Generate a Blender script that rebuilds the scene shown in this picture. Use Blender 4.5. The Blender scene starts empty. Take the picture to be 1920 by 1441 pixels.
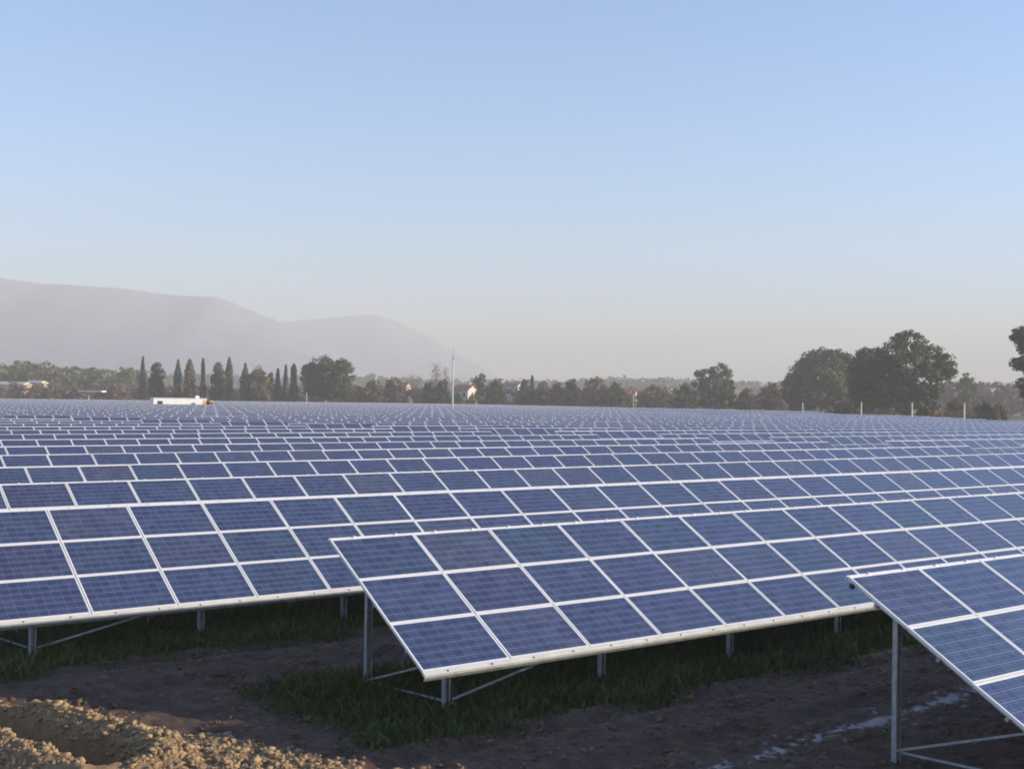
import bpy, math, random
import numpy as np
from mathutils import Matrix, Vector

random.seed(7)
rng = np.random.default_rng(7)
scene = bpy.context.scene
col = scene.collection
R = math.radians

# ------------------------------------------------------------------ camera
FPX = 2243.1                       # focal length in pixels of the 1920 px wide photograph
CAMZ = 4.45
PITCH, ROLL = R(0.596), R(0.905)


def cam_rows(p, r):
    cp, sp, cr, sr = math.cos(p), math.sin(p), math.cos(r), math.sin(r)
    B = np.array([[1, 0, 0], [0, 0, -1], [0, 1, 0]], float)
    Rx = np.array([[1, 0, 0], [0, cp, -sp], [0, sp, cp]]).T
    Rz = np.array([[cr, -sr, 0], [sr, cr, 0], [0, 0, 1]])
    return Rz @ B @ Rx


CM = cam_rows(PITCH, ROLL)
cam_data = bpy.data.cameras.new('camera')
cam = bpy.data.objects.new('camera', cam_data)
col.objects.link(cam)
cam_data.sensor_width = 36.0
cam_data.lens = FPX / 1920 * 36.0
cam_data.clip_start = 0.1
cam_data.clip_end = 30000
mw = Matrix.Identity(4)
for i in range(3):
    mw[i][0] = CM[0][i]
    mw[i][1] = -CM[1][i]
    mw[i][2] = -CM[2][i]
mw[2][3] = CAMZ
cam.matrix_world = mw
scene.camera = cam

# ------------------------------------------------------------------ sky, sun, exposure
SUN_EL = R(14.2)
SUN_BACK = R(1.0)                  # the sun stands to the right and a little behind the camera
sun_vec = Vector((math.cos(SUN_BACK) * math.cos(SUN_EL), -math.sin(SUN_BACK) * math.cos(SUN_EL), math.sin(SUN_EL)))
world = bpy.data.worlds.new('World')
scene.world = world
world.use_nodes = True
wn = world.node_tree
wn.nodes.clear()
wout = wn.nodes.new('ShaderNodeOutputWorld')
wbg = wn.nodes.new('ShaderNodeBackground')
sky = wn.nodes.new('ShaderNodeTexSky')
sky.sky_type = 'NISHITA'
sky.sun_disc = False
sky.sun_elevation = SUN_EL
sky.sun_rotation = math.atan2(sun_vec.x, sun_vec.y)
sky.altitude = 50
sky.air_density = 1.0
sky.dust_density = 0.4
sky.ozone_density = 4.9
wbg.inputs['Strength'].default_value = 0.126
wn.links.new(sky.outputs[0], wbg.inputs[0])
wn.links.new(wbg.outputs[0], wout.inputs[0])

sun_data = bpy.data.lights.new('sun', 'SUN')
sun_data.energy = 5.0
sun_data.angle = R(0.53)
sun_data.color = (1.0, 0.84, 0.62)
sun = bpy.data.objects.new('sun', sun_data)
col.objects.link(sun)
sun.rotation_euler = sun_vec.to_track_quat('Z', 'Y').to_euler()

vs = scene.view_settings
vs.view_transform = 'Standard'
vs.look = 'None'
vs.exposure = 1.22
vs.gamma = 1.0
vs.use_curve_mapping = False
scene.cycles.use_denoising = True
scene.cycles.max_bounces = 8
scene.cycles.diffuse_bounces = 3
scene.cycles.glossy_bounces = 3
scene.cycles.transparent_max_bounces = 8
scene.cycles.volume_bounces = 2
scene.cycles.sample_clamp_indirect = 6.0
scene.cycles.filter_width = 1.9


# ------------------------------------------------------------------ helpers
def ray(px, py):
    return CM.T @ np.array([(px - 960) / FPX, (py - 720.5) / FPX, 1.0])


def ground_at(px, py, z=0.0):
    d = ray(px, py)
    t = (z - CAMZ) / d[2]
    return np.array([d[0] * t, d[1] * t, z])


def horizon(px):
    return 743.9 + (px - 960) * 0.01578


def at(px, py, depth):
    """The point of the place that the photograph shows at a pixel, for a known distance ahead."""
    d = ray(px, py)
    t = depth / d[1]
    return np.array([d[0] * t, depth, CAMZ + d[2] * t])


class MB:
    """Collects shapes; build() links them as one mesh object."""

    def __init__(self):
        self.v, self.f, self.m, self.n = [], [], [], 0

    def add(self, verts, faces, mi=0):
        self.v.append(np.asarray(verts, float).reshape(-1, 3))
        for q in faces:
            self.f.append(tuple(i + self.n for i in q))
            self.m.append(mi)
        self.n += len(self.v[-1])

    def box(self, c, ax, ay, az, mi=0):
        c, ax, ay, az = (np.asarray(a, float) for a in (c, ax, ay, az))
        vs_ = [c + sx * ax + sy * ay + sz * az for sz in (-1, 1) for sy in (-1, 1) for sx in (-1, 1)]
        self.add(vs_, [(0, 2, 3, 1), (4, 5, 7, 6), (0, 1, 5, 4), (2, 6, 7, 3), (0, 4, 6, 2), (1, 3, 7, 5)], mi)

    def bx(self, x0, x1, y0, y1, z0, z1, mi=0):
        self.box(((x0 + x1) / 2, (y0 + y1) / 2, (z0 + z1) / 2), ((x1 - x0) / 2, 0, 0), (0, (y1 - y0) / 2, 0), (0, 0, (z1 - z0) / 2), mi)

    def bar(self, a, b, w, h, mi=0, up=(0, 0, 1)):
        a, b = np.asarray(a, float), np.asarray(b, float)
        d = b - a
        L = np.linalg.norm(d)
        d = d / L
        s = np.cross(d, up)
        if np.linalg.norm(s) < 1e-3:
            s = np.cross(d, (0, 1, 0))
        s /= np.linalg.norm(s)
        u = np.cross(s, d)
        self.box((a + b) / 2, d * L / 2, s * w / 2, u * h / 2, mi)

    def tube(self, pts, rad, k=8, mi=0, cap=True):
        pts = [np.asarray(p, float) for p in pts]
        rings = []
        for i, p in enumerate(pts):
            d = pts[min(i + 1, len(pts) - 1)] - pts[max(i - 1, 0)]
            d = d / (np.linalg.norm(d) + 1e-9)
            s = np.cross(d, (0.31, 0.95, 0.05))
            s /= np.linalg.norm(s) + 1e-9
            u = np.cross(s, d)
            rings.append([p + rad[i] * (math.cos(2 * math.pi * j / k) * s + math.sin(2 * math.pi * j / k) * u) for j in range(k)])
        fs = []
        for i in range(len(pts) - 1):
            for j in range(k):
                fs.append((i * k + j, i * k + (j + 1) % k, (i + 1) * k + (j + 1) % k, (i + 1) * k + j))
        if cap:
            fs.append(tuple(reversed(range(k))))
            fs.append(tuple((len(pts) - 1) * k + j for j in range(k)))
        self.add(np.array(rings).reshape(-1, 3), fs, mi)

    def mesh(self, name, mats, smooth=False):
        me = bpy.data.meshes.new(name)
        me.from_pydata(np.concatenate(self.v).tolist(), [], self.f)
        for m in (mats if isinstance(mats, (list, tuple)) else [mats]):
            me.materials.append(m)
        if len(me.materials) > 1:
            me.polygons.foreach_set('material_index', self.m)
        if smooth:
            me.polygons.foreach_set('use_smooth', [True] * len(me.polygons))
        me.update()
        return me

    def build(self, name, mats, parent=None, smooth=False):
        return link(name, self.mesh(name, mats, smooth), parent)


def link(name, data, parent=None):
    o = bpy.data.objects.new(name, data)
    col.objects.link(o)
    if parent is not None:
        o.parent = parent
    return o


def empty(name, loc, rz=0.0):
    o = link(name, None)
    o.location = loc
    o.rotation_euler = (0, 0, rz)
    o.empty_display_size = 0.2
    return o


def tag(o, label=None, cat=None, group=None, kind=None):
    if label:
        o['label'] = label
    if cat:
        o['category'] = cat
    if group:
        o['group'] = group
    if kind:
        o['kind'] = kind
    return o


def raw_mesh(name, verts, quads, mats, smooth=False, tris=False):
    """Fast mesh from arrays; quads is (n,4) or (n,3)."""
    me = bpy.data.meshes.new(name)
    verts = np.asarray(verts, np.float32)
    quads = np.asarray(quads, np.int32)
    k = quads.shape[1]
    me.vertices.add(len(verts))
    me.vertices.foreach_set('co', verts.ravel())
    me.loops.add(quads.size)
    me.loops.foreach_set('vertex_index', quads.ravel())
    me.polygons.add(len(quads))
    me.polygons.foreach_set('loop_start', np.arange(0, quads.size, k, dtype=np.int32))
    me.polygons.foreach_set('loop_total', np.full(len(quads), k, np.int32))
    if smooth:
        me.polygons.foreach_set('use_smooth', np.ones(len(quads), bool))
    for m in (mats if isinstance(mats, (list, tuple)) else [mats]):
        me.materials.append(m)
    me.update(calc_edges=True)
    me.validate()
    return me


def hash2(ix, iy, seed):
    h = (ix.astype(np.int64) * 374761393 + iy.astype(np.int64) * 668265263 + seed * 974711) & 0xffffffff
    h = ((h ^ (h >> 13)) * 1274126177) & 0xffffffff
    return ((h ^ (h >> 16)) & 0xffff) / 65535.0


def vnoise(x, y, seed=0):
    ix, iy = np.floor(x).astype(np.int64), np.floor(y).astype(np.int64)
    fx, fy = x - ix, y - iy
    fx, fy = fx * fx * (3 - 2 * fx), fy * fy * (3 - 2 * fy)
    a, b = hash2(ix, iy, seed), hash2(ix + 1, iy, seed)
    c, d = hash2(ix, iy + 1, seed), hash2(ix + 1, iy + 1, seed)
    return (a + (b - a) * fx) * (1 - fy) + (c + (d - c) * fx) * fy


def fbm(x, y, oct=4, seed=0):
    s, amp, tot = 0, 1.0, 0
    for i in range(oct):
        s = s + amp * (vnoise(x, y, seed + i * 17) - 0.5)
        tot += amp
        x, y, amp = x * 2.03 + 5.1, y * 2.03 + 1.7, amp * 0.5
    return s / tot * 2


def sstep(a, b, x):
    t = np.clip((x - a) / (b - a), 0, 1)
    return t * t * (3 - 2 * t)


# ------------------------------------------------------------------ materials
def new_mat(name):
    m = bpy.data.materials.new(name)
    m.use_nodes = True
    nt = m.node_tree
    b = nt.nodes['Principled BSDF']
    return m, nt, b


def N(nt, t, **kw):
    n = nt.nodes.new(t)
    for k, v in kw.items():
        setattr(n, k, v)
    return n


def ramp(nt, stops):
    r = nt.nodes.new('ShaderNodeValToRGB')
    e = r.color_ramp.elements
    while len(e) < len(stops):
        e.new(0.5)
    for el, (p, c) in zip(e, stops):
        el.position = p
        el.color = (*c, 1)
    return r


def simple(name, c, rough=0.6, metal=0.0, vary=0.12, scale=6.0, bump=0.0):
    m, nt, b = new_mat(name)
    tc = N(nt, 'ShaderNodeTexCoord')
    no = N(nt, 'ShaderNodeTexNoise')
    no.inputs['Scale'].default_value = scale
    no.inputs['Detail'].default_value = 5
    nt.links.new(tc.outputs['Object'], no.inputs['Vector'])
    lo = tuple(x * (1 - vary) for x in c)
    hi = tuple(min(1, x * (1 + vary)) for x in c)
    r = ramp(nt, [(0.3, lo), (0.7, hi)])
    nt.links.new(no.outputs['Fac'], r.inputs[0])
    nt.links.new(r.outputs[0], b.inputs['Base Color'])
    b.inputs['Roughness'].default_value = rough
    b.inputs['Metallic'].default_value = metal
    if bump:
        bp = N(nt, 'ShaderNodeBump')
        bp.inputs['Strength'].default_value = bump
        bp.inputs['Distance'].default_value = 0.02
        nt.links.new(no.outputs['Fac'], bp.inputs['Height'])
        nt.links.new(bp.outputs[0], b.inputs['Normal'])
    return m


def cell_mat(name='solar_cells'):
    """Multicrystalline cells behind glass: 9 x 6 cells from UV, each cell and each module a little different."""
    m, nt, b = new_mat(name)
    L = nt.links.new
    uv = N(nt, 'ShaderNodeUVMap')
    uv.uv_map = 'UVMap'
    sep = N(nt, 'ShaderNodeSeparateXYZ')
    L(uv.outputs[0], sep.inputs[0])

    def math_(op, a, bb=None, cl=False):
        n = N(nt, 'ShaderNodeMath', operation=op)
        n.use_clamp = cl
        for i, x in enumerate((a, bb)):
            if x is None:
                continue
            if isinstance(x, (int, float)):
                n.inputs[i].default_value = x
            else:
                L(x, n.inputs[i])
        return n.outputs[0]

    def linemask(x, half):
        fr = math_('FRACT', x)
        d = math_('ABSOLUTE', math_('SUBTRACT', fr, 0.5))
        return math_('GREATER_THAN', d, 0.5 - half)

    u, v = sep.outputs[0], sep.outputs[1]
    gap_h = linemask(v, 0.030)
    gap_v = linemask(u, 0.022)
    bus = linemask(math_('ADD', math_('MULTIPLY', v, 2.0), 0.5), 0.022)
    gaps = math_('MAXIMUM', gap_h, math_('MULTIPLY', gap_v, 0.45))
    oi = N(nt, 'ShaderNodeObjectInfo')
    geo = N(nt, 'ShaderNodeNewGeometry')
    rnd = math_('FRACT', math_('ADD', math_('MULTIPLY', oi.outputs['Random'], 17.31), math_('MULTIPLY', geo.outputs['Random Per Island'], 7.77)))
    comb = N(nt, 'ShaderNodeCombineXYZ')
    L(math_('FLOOR', u), comb.inputs[0])
    L(math_('FLOOR', v), comb.inputs[1])
    L(math_('MULTIPLY', rnd, 100.0), comb.inputs[2])
    wn_ = N(nt, 'ShaderNodeTexWhiteNoise')
    wn_.noise_dimensions = '3D'
    L(comb.outputs[0], wn_.inputs['Vector'])
    comb2 = N(nt, 'ShaderNodeCombineXYZ')
    L(math_('MULTIPLY', u, 1.0), comb2.inputs[0])
    L(v, comb2.inputs[1])
    L(math_('MULTIPLY', rnd, 50.0), comb2.inputs[2])
    vo = N(nt, 'ShaderNodeTexVoronoi')
    vo.inputs['Scale'].default_value = 5.0
    L(comb2.outputs[0], vo.inputs['Vector'])
    mixn = math_('ADD', math_('MULTIPLY', wn_.outputs['Value'], 0.6), math_('MULTIPLY', vo.outputs['Color'], 0.4))
    cells = ramp(nt, [(0.0, (0.015, 0.026, 0.070)), (0.5, (0.024, 0.041, 0.100)), (1.0, (0.044, 0.066, 0.138))])
    L(mixn, cells.inputs[0])
    tint = ramp(nt, [(0.0, (1.22, 0.92, 0.99)), (0.25, (0.97, 0.95, 1.10)), (0.5, (0.88, 1.06, 1.0)), (0.75, (0.95, 0.98, 1.15)), (1.0, (1.22, 1.08, 1.0))])
    L(rnd, tint.inputs[0])
    mul = N(nt, 'ShaderNodeMix', data_type='RGBA', blend_type='MULTIPLY')
    mul.inputs[0].default_value = 1.0
    L(cells.outputs[0], mul.inputs[6])
    L(tint.outputs[0], mul.inputs[7])
    mg = N(nt, 'ShaderNodeMix', data_type='RGBA')
    L(math_('MULTIPLY', gaps, 0.50), mg.inputs[0])
    L(mul.outputs[2], mg.inputs[6])
    mg.inputs[7].default_value = (0.34, 0.35, 0.44, 1)
    mbb = N(nt, 'ShaderNodeMix', data_type='RGBA')
    L(math_('MULTIPLY', bus, 0.36), mbb.inputs[0])
    L(mg.outputs[2], mbb.inputs[6])
    mbb.inputs[7].default_value = (0.40, 0.41, 0.48, 1)
    # dust film: patchy, a little heavier towards the lower edge of a module
    dn = N(nt, 'ShaderNodeTexNoise')
    dn.inputs['Scale'].default_value = 0.6
    dn.inputs['Detail'].default_value = 6
    L(comb2.outputs[0], dn.inputs['Vector'])
    dust = math_('MULTIPLY', math_('POWER', dn.outputs['Fac'], 2.0), math_('ADD', math_('MULTIPLY', math_('POWER', rnd, 2.0), 0.14), 0.06), True)
    md = N(nt, 'ShaderNodeMix', data_type='RGBA')
    L(dust, md.inputs[0])
    L(mbb.outputs[2], md.inputs[6])
    md.inputs[7].default_value = (0.30, 0.27, 0.24, 1)
    L(md.outputs[2], b.inputs['Base Color'])
    b.inputs['Roughness'].default_value = 0.22
    b.inputs['IOR'].default_value = 1.62
    rr = math_('ADD', math_('MULTIPLY', dn.outputs['Fac'], 0.2), 0.10)
    L(rr, b.inputs['Roughness'])
    return m


M = {}
M['cells'] = cell_mat()
M['alu'] = simple('anodised_aluminium', (0.78, 0.78, 0.79), 0.42, 0.15, 0.05, 3)
M['galv'] = simple('galvanised_steel', (0.40, 0.42, 0.44), 0.45, 0.45, 0.25, 14)
M['rail'] = simple('clamp_rail_metal', (0.70, 0.69, 0.62), 0.42, 0.25, 0.10, 5)
M['backsheet'] = simple('backsheet', (0.55, 0.55, 0.55), 0.7)
M['dark'] = simple('black_plastic', (0.02, 0.02, 0.022), 0.5)
M['white'] = simple('white_paint', (0.86, 0.86, 0.84), 0.5, 0, 0.04, 1)
M['plaster'] = simple('pale_plaster', (0.58, 0.565, 0.53), 0.85, 0, 0.1, 0.6)
M['cream'] = simple('cream_plaster', (0.68, 0.60, 0.46), 0.85, 0, 0.1, 0.6)
M['pink'] = simple('pink_plaster', (0.55, 0.33, 0.27), 0.85, 0, 0.1, 0.6)
M['terracotta'] = simple('terracotta_tile', (0.36, 0.15, 0.09), 0.8, 0, 0.25, 2)
M['roofgrey'] = simple('cement_sheet', (0.50, 0.49, 0.46), 0.8, 0, 0.12, 1)
M['glass'] = simple('window_glass', (0.03, 0.035, 0.04), 0.1)
M['wood'] = simple('painted_wood', (0.16, 0.10, 0.06), 0.7)
M['concrete'] = simple('pale_concrete', (0.58, 0.57, 0.53), 0.85, 0, 0.12, 3)
M['yellow'] = simple('yellow_paint', (0.68, 0.38, 0.03), 0.5, 0, 0.08, 2)
M['tyre'] = simple('tyre_rubber', (0.02, 0.02, 0.02), 0.8)
M['bark'] = simple('bark', (0.10, 0.075, 0.055), 0.9, 0, 0.3, 4)
M['palebark'] = simple('pale_bark', (0.26, 0.20, 0.15), 0.9, 0, 0.3, 4)


def leaf_mat(name, dark, mid, light, trans=0.25):
    m, nt, b = new_mat(name)
    L = nt.links.new
    geo = N(nt, 'ShaderNodeNewGeometry')
    tc = N(nt, 'ShaderNodeTexCoord')
    no = N(nt, 'ShaderNodeTexNoise')
    no.inputs['Scale'].default_value = 0.35
    no.inputs['Detail'].default_value = 3
    L(tc.outputs['Object'], no.inputs['Vector'])
    ad = N(nt, 'ShaderNodeMath', operation='MULTIPLY_ADD')
    L(geo.outputs['Random Per Island'], ad.inputs[0])
    ad.inputs[1].default_value = 0.5
    sb = N(nt, 'ShaderNodeMath', operation='SUBTRACT')
    L(no.outputs['Fac'], sb.inputs[0])
    sb.inputs[1].default_value = 0.25
    L(sb.outputs[0], ad.inputs[2])
    r = ramp(nt, [(0.05, dark), (0.5, mid), (0.95, light)])
    L(ad.outputs[0], r.inputs[0])
    L(r.outputs[0], b.inputs['Base Color'])
    b.inputs['Roughness'].default_value = 0.75
    tr = N(nt, 'ShaderNodeBsdfTranslucent')
    L(r.outputs[0], tr.inputs['Color'])
    mx = N(nt, 'ShaderNodeMixShader')
    mx.inputs[0].default_value = trans
    L(b.outputs[0], mx.inputs[1])
    L(tr.outputs[0], mx.inputs[2])
    L(mx.outputs[0], nt.nodes['Material Output'].inputs['Surface'])
    return m


M['oak'] = leaf_mat('oak_leaves', (0.021, 0.039, 0.011), (0.055, 0.090, 0.023), (0.167, 0.184, 0.048))
M['oliveleaf'] = leaf_mat('olive_leaves', (0.034, 0.052, 0.018), (0.091, 0.112, 0.036), (0.221, 0.215, 0.072))
M['cypress'] = leaf_mat('cypress_needles', (0.022, 0.042, 0.022), (0.045, 0.074, 0.034), (0.099, 0.120, 0.045))
M['pineleaf'] = leaf_mat('pine_needles', (0.022, 0.046, 0.019), (0.051, 0.089, 0.032), (0.128, 0.155, 0.049))
M['autumn'] = leaf_mat('autumn_leaves', (0.092, 0.071, 0.034), (0.172, 0.129, 0.060), (0.287, 0.201, 0.081))
M['twig'] = leaf_mat('bare_twigs', (0.120, 0.090, 0.072), (0.204, 0.151, 0.118), (0.300, 0.228, 0.168), 0.1)
M['russet'] = leaf_mat('russet_leaves', (0.085, 0.058, 0.040), (0.150, 0.102, 0.068), (0.230, 0.160, 0.100))
M['weed'] = leaf_mat('weed_blades', (0.020, 0.034, 0.004), (0.044, 0.068, 0.008), (0.110, 0.120, 0.018), 0.2)

# ------------------------------------------------------------------ the solar field: layout
YAW = R(52.43)
TILT = R(30.04)
UP, VP_ = 1.51, 1.0152             # module pitch along the row and down the slope
MW, MH = 1.490, 1.000              # module size
ZTOP = CAMZ - 2.258
XH = np.array([math.sin(YAW), math.cos(YAW), 0])
NH = np.array([math.cos(YAW), -math.sin(YAW), 0])     # the way the tables face
ROWROT = math.pi / 2 - YAW
CT, ST = math.cos(TILT), math.sin(TILT)
DEPTH_H = 3 * VP_ * CT
NROWS = 44


def row_m(k):
    if k < 0:
        return -9.495 - 6.7 * k
    return (-9.495, -16.259, -22.903)[k] if k < 3 else -22.903 - 6.402 * (k - 2)


ROW_END = {0: 12.74, 1: 9.01, 2: 5.23, 3: 1.51, 4: -2.2, 5: -5.75}


def row_end(k):
    return ROW_END.get(k, -5.75 - 3.74 * (k - 5) + (k * 0.37) % 1.2)


def far_limit(X):
    return 338.0 if X < -10 else 338.0 - 0.75 * (X + 10)


# ------------------------------------------------------------------ ground
SHA, SHB = np.array([-1.5, 14.25]), np.array([-7.4, 17.1])     # edge of the freshly dug soil
tdir = (SHB - SHA) / np.linalg.norm(SHB - SHA)
tnor = np.array([-tdir[1], tdir[0]])
if tnor[1] > 0:
    tnor = -tnor                                                 # towards the camera
TRENCH = [ground_at(-160, 1325)[:2], ground_at(-40, 1338)[:2], ground_at(25, 1362)[:2], ground_at(85, 1388)[:2], ground_at(150, 1412)[:2], ground_at(205, 1432)[:2]]
STREAK_LINE = [ground_at(*p)[:2] for p in ((1250, 1480), (1370, 1435), (1440, 1412), (1500, 1390), (1580, 1368), (1660, 1350), (1780, 1312), (1850, 1296), (1990, 1262))]


def seg_dist(x, y, pts):
    best = np.full(np.shape(x), 1e9)
    for a, b in zip(pts[:-1], pts[1:]):
        d = b - a
        t = np.clip(((x - a[0]) * d[0] + (y - a[1]) * d[1]) / (d @ d), 0, 1)
        best = np.minimum(best, np.hypot(x - a[0] - t * d[0], y - a[1] - t * d[1]))
    return best


def dug_mask(x, y):
    sd = (x - SHA[0]) * tnor[0] + (y - SHA[1]) * tnor[1]
    sd = sd + 0.22 * fbm(x * 1.3, y * 1.3, 3, 5)
    return sstep(-0.25, 0.15, sd)


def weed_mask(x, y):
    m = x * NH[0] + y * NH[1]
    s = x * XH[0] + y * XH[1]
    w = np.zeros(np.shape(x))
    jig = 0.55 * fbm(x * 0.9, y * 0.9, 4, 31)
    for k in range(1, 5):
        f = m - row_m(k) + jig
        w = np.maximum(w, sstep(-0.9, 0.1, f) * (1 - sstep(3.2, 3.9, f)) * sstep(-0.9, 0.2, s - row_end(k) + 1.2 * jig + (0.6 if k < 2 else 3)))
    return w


def ground_z(x, y):
    near = sstep(60, 25, np.hypot(x, y - 16))
    dug = dug_mask(x, y)
    z = 0.05 * fbm(x * 0.35, y * 0.35, 3, 1) * near
    m = x * NH[0] + y * NH[1]
    z = z + near * (1 - dug) * (0.045 * fbm(x * 1.9, y * 1.9, 4, 2) + 0.045 * np.abs(fbm(x * 5.5, y * 5.5, 3, 3)) + 0.02 * fbm(x * 11, y * 11, 2, 4))
    # wheel ruts running along the rows between the tables
    for k in (0, 1, 2):
        for off in (-1.3, -2.9):
            d = np.abs(m - (row_m(k) + off) + 0.12 * fbm(x * 0.6, y * 0.6, 2, 9))
            z = z - near * (1 - dug) * 0.07 * np.exp(-(d / 0.2) ** 2) + near * (1 - dug) * 0.035 * np.exp(-((d - 0.36) / 0.14) ** 2)
    clod = np.abs(fbm(x * 3.1, y * 3.1, 4, 11)) * 0.15 + 0.085 * fbm(x * 8, y * 8, 3, 12) + 0.035 * fbm(x * 17, y * 17, 2, 14) + 0.10 * fbm(x * 0.8, y * 0.8, 2, 13)
    td = seg_dist(x, y, TRENCH) + 0.12 * fbm(x * 1.6, y * 1.6, 3, 21)
    tr = -0.95 * (1 - sstep(0.14, 0.42, td)) + 0.13 * np.exp(-((td - 0.66) / 0.22) ** 2)
    z = z + near * dug * (clod * 0.72 - 0.02 + tr)
    # far land rolls very slightly
    far = sstep(380, 900, y)
    z = z + far * 1.5 * fbm(x / 260, y / 260, 2, 40)
    return z


def graded(lo, hi, step, out_lo, out_hi, g=1.16):
    a = list(np.arange(lo, hi + step / 2, step))
    s, x = step, a[-1]
    while x < out_hi:
        s *= g
        x += s
        a.append(min(x, out_hi))
    s, x, b = step, a[0], []
    while x > out_lo:
        s *= g
        x -= s
        b.append(max(x, out_lo))
    return np.array(b[::-1] + a)


LAND = 3700.0
gx = graded(-8.6, 9.5, 0.05, -LAND, LAND)
gy = graded(13.3, 22.5, 0.05, -LAND, LAND)
GX, GY = np.meshgrid(gx, gy)
GZ = ground_z(GX, GY)
nx, ny = len(gx), len(gy)
idx = np.arange(nx * ny).reshape(ny, nx)
quads = np.stack([idx[:-1, :-1], idx[:-1, 1:], idx[1:, 1:], idx[1:, :-1]], -1).reshape(-1, 4)


def ground_mat():
    m, nt, b = new_mat('ground_soil')
    L = nt.links.new
    tc = N(nt, 'ShaderNodeTexCoord')

    def noise(scale, det=6, rough=0.6):
        n = N(nt, 'ShaderNodeTexNoise')
        n.inputs['Scale'].default_value = scale
        n.inputs['Detail'].default_value = det
        n.inputs['Roughness'].default_value = rough
        L(tc.outputs['Object'], n.inputs['Vector'])
        return n.outputs['Fac']

    def attr(n):
        a = N(nt, 'ShaderNodeAttribute')
        a.attribute_name = n
        return a.outputs['Fac']

    def mix(f, a, c):
        x = N(nt, 'ShaderNodeMix', data_type='RGBA')
        L(f, x.inputs[0])
        for i, v in ((6, a), (7, c)):
            if isinstance(v, tuple):
                x.inputs[i].default_value = (*v, 1)
            else:
                L(v, x.inputs[i])
        return x.outputs[2]

    track = ramp(nt, [(0.32, (0.036, 0.018, 0.013)), (0.48, (0.078, 0.043, 0.031)), (0.62, (0.114, 0.067, 0.048)), (0.72, (0.175, 0.113, 0.082))])
    L(noise(2.6, 8, 0.65), track.inputs[0])
    dug = ramp(nt, [(0.25, (0.150, 0.096, 0.050)), (0.5, (0.270, 0.182, 0.096)), (0.78, (0.370, 0.265, 0.150))])
    L(noise(5.0, 8, 0.7), dug.inputs[0])
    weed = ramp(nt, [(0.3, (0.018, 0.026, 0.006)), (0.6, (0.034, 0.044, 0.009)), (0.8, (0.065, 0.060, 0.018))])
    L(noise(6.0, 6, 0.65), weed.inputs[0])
    meadow = ramp(nt, [(0.3, (0.070, 0.085, 0.030)), (0.5, (0.105, 0.110, 0.042)), (0.7, (0.150, 0.120, 0.060))])
    L(noise(0.012, 5, 0.6), meadow.inputs[0])
    c = mix(attr('dug'), track.outputs[0], dug.outputs[0])
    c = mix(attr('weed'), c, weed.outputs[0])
    c = mix(attr('pale_streak'), c, (0.62, 0.60, 0.60))  # pale grey streak and spots mixed over the soil colour
    c = mix(attr('meadow'), c, meadow.outputs[0])
    L(c, b.inputs['Base Color'])
    b.inputs['Roughness'].default_value = 0.9
    bp = N(nt, 'ShaderNodeBump')
    bp.inputs['Strength'].default_value = 0.9
    bp.inputs['Distance'].default_value = 0.06
    L(noise(11, 8, 0.72), bp.inputs['Height'])
    L(bp.outputs[0], b.inputs['Normal'])
    return m


M['ground'] = ground_mat()
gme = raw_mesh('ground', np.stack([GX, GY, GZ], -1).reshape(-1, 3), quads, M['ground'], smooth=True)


def set_attr(me, name, arr):
    a = me.attributes.new(name, 'FLOAT', 'POINT')
    a.data.foreach_set('value', np.ascontiguousarray(arr.ravel(), np.float32))


DUG = dug_mask(GX, GY)
set_attr(gme, 'dug', DUG)
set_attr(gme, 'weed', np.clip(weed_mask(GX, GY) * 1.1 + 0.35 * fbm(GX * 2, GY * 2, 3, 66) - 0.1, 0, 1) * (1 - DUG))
sd = seg_dist(GX, GY, STREAK_LINE) + 0.12 * fbm(GX * 3.5, GY * 3.5, 3, 70)
pale_streak = (1 - sstep(0.03, 0.12, sd)) * sstep(-0.32, 0.02, fbm(GX * 8, GY * 8, 3, 71)) * 0.62
spk = sstep(0.50, 0.62, fbm(GX * 9, GY * 9, 2, 72)) * (1 - sstep(0.3, 0.8, sd)) * 0.35
for px, py in ((155, 1186), (195, 1187), (172, 1180)):
    q = ground_at(px, py)
    spk = np.maximum(spk, (1 - sstep(0.08, 0.3, np.hypot((GX - q[0]), (GY - q[1]) * 0.8))) * sstep(-0.1, 0.2, fbm(GX * 6, GY * 6, 2, 73)))
set_attr(gme, 'pale_streak', np.clip(np.maximum(pale_streak, spk), 0, 1))
set_attr(gme, 'meadow', np.maximum.reduce([sstep(300, 380, GY), sstep(66, 80, GX), sstep(10, 2, GY)]))
tag(link('ground', gme), kind='structure')


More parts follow.
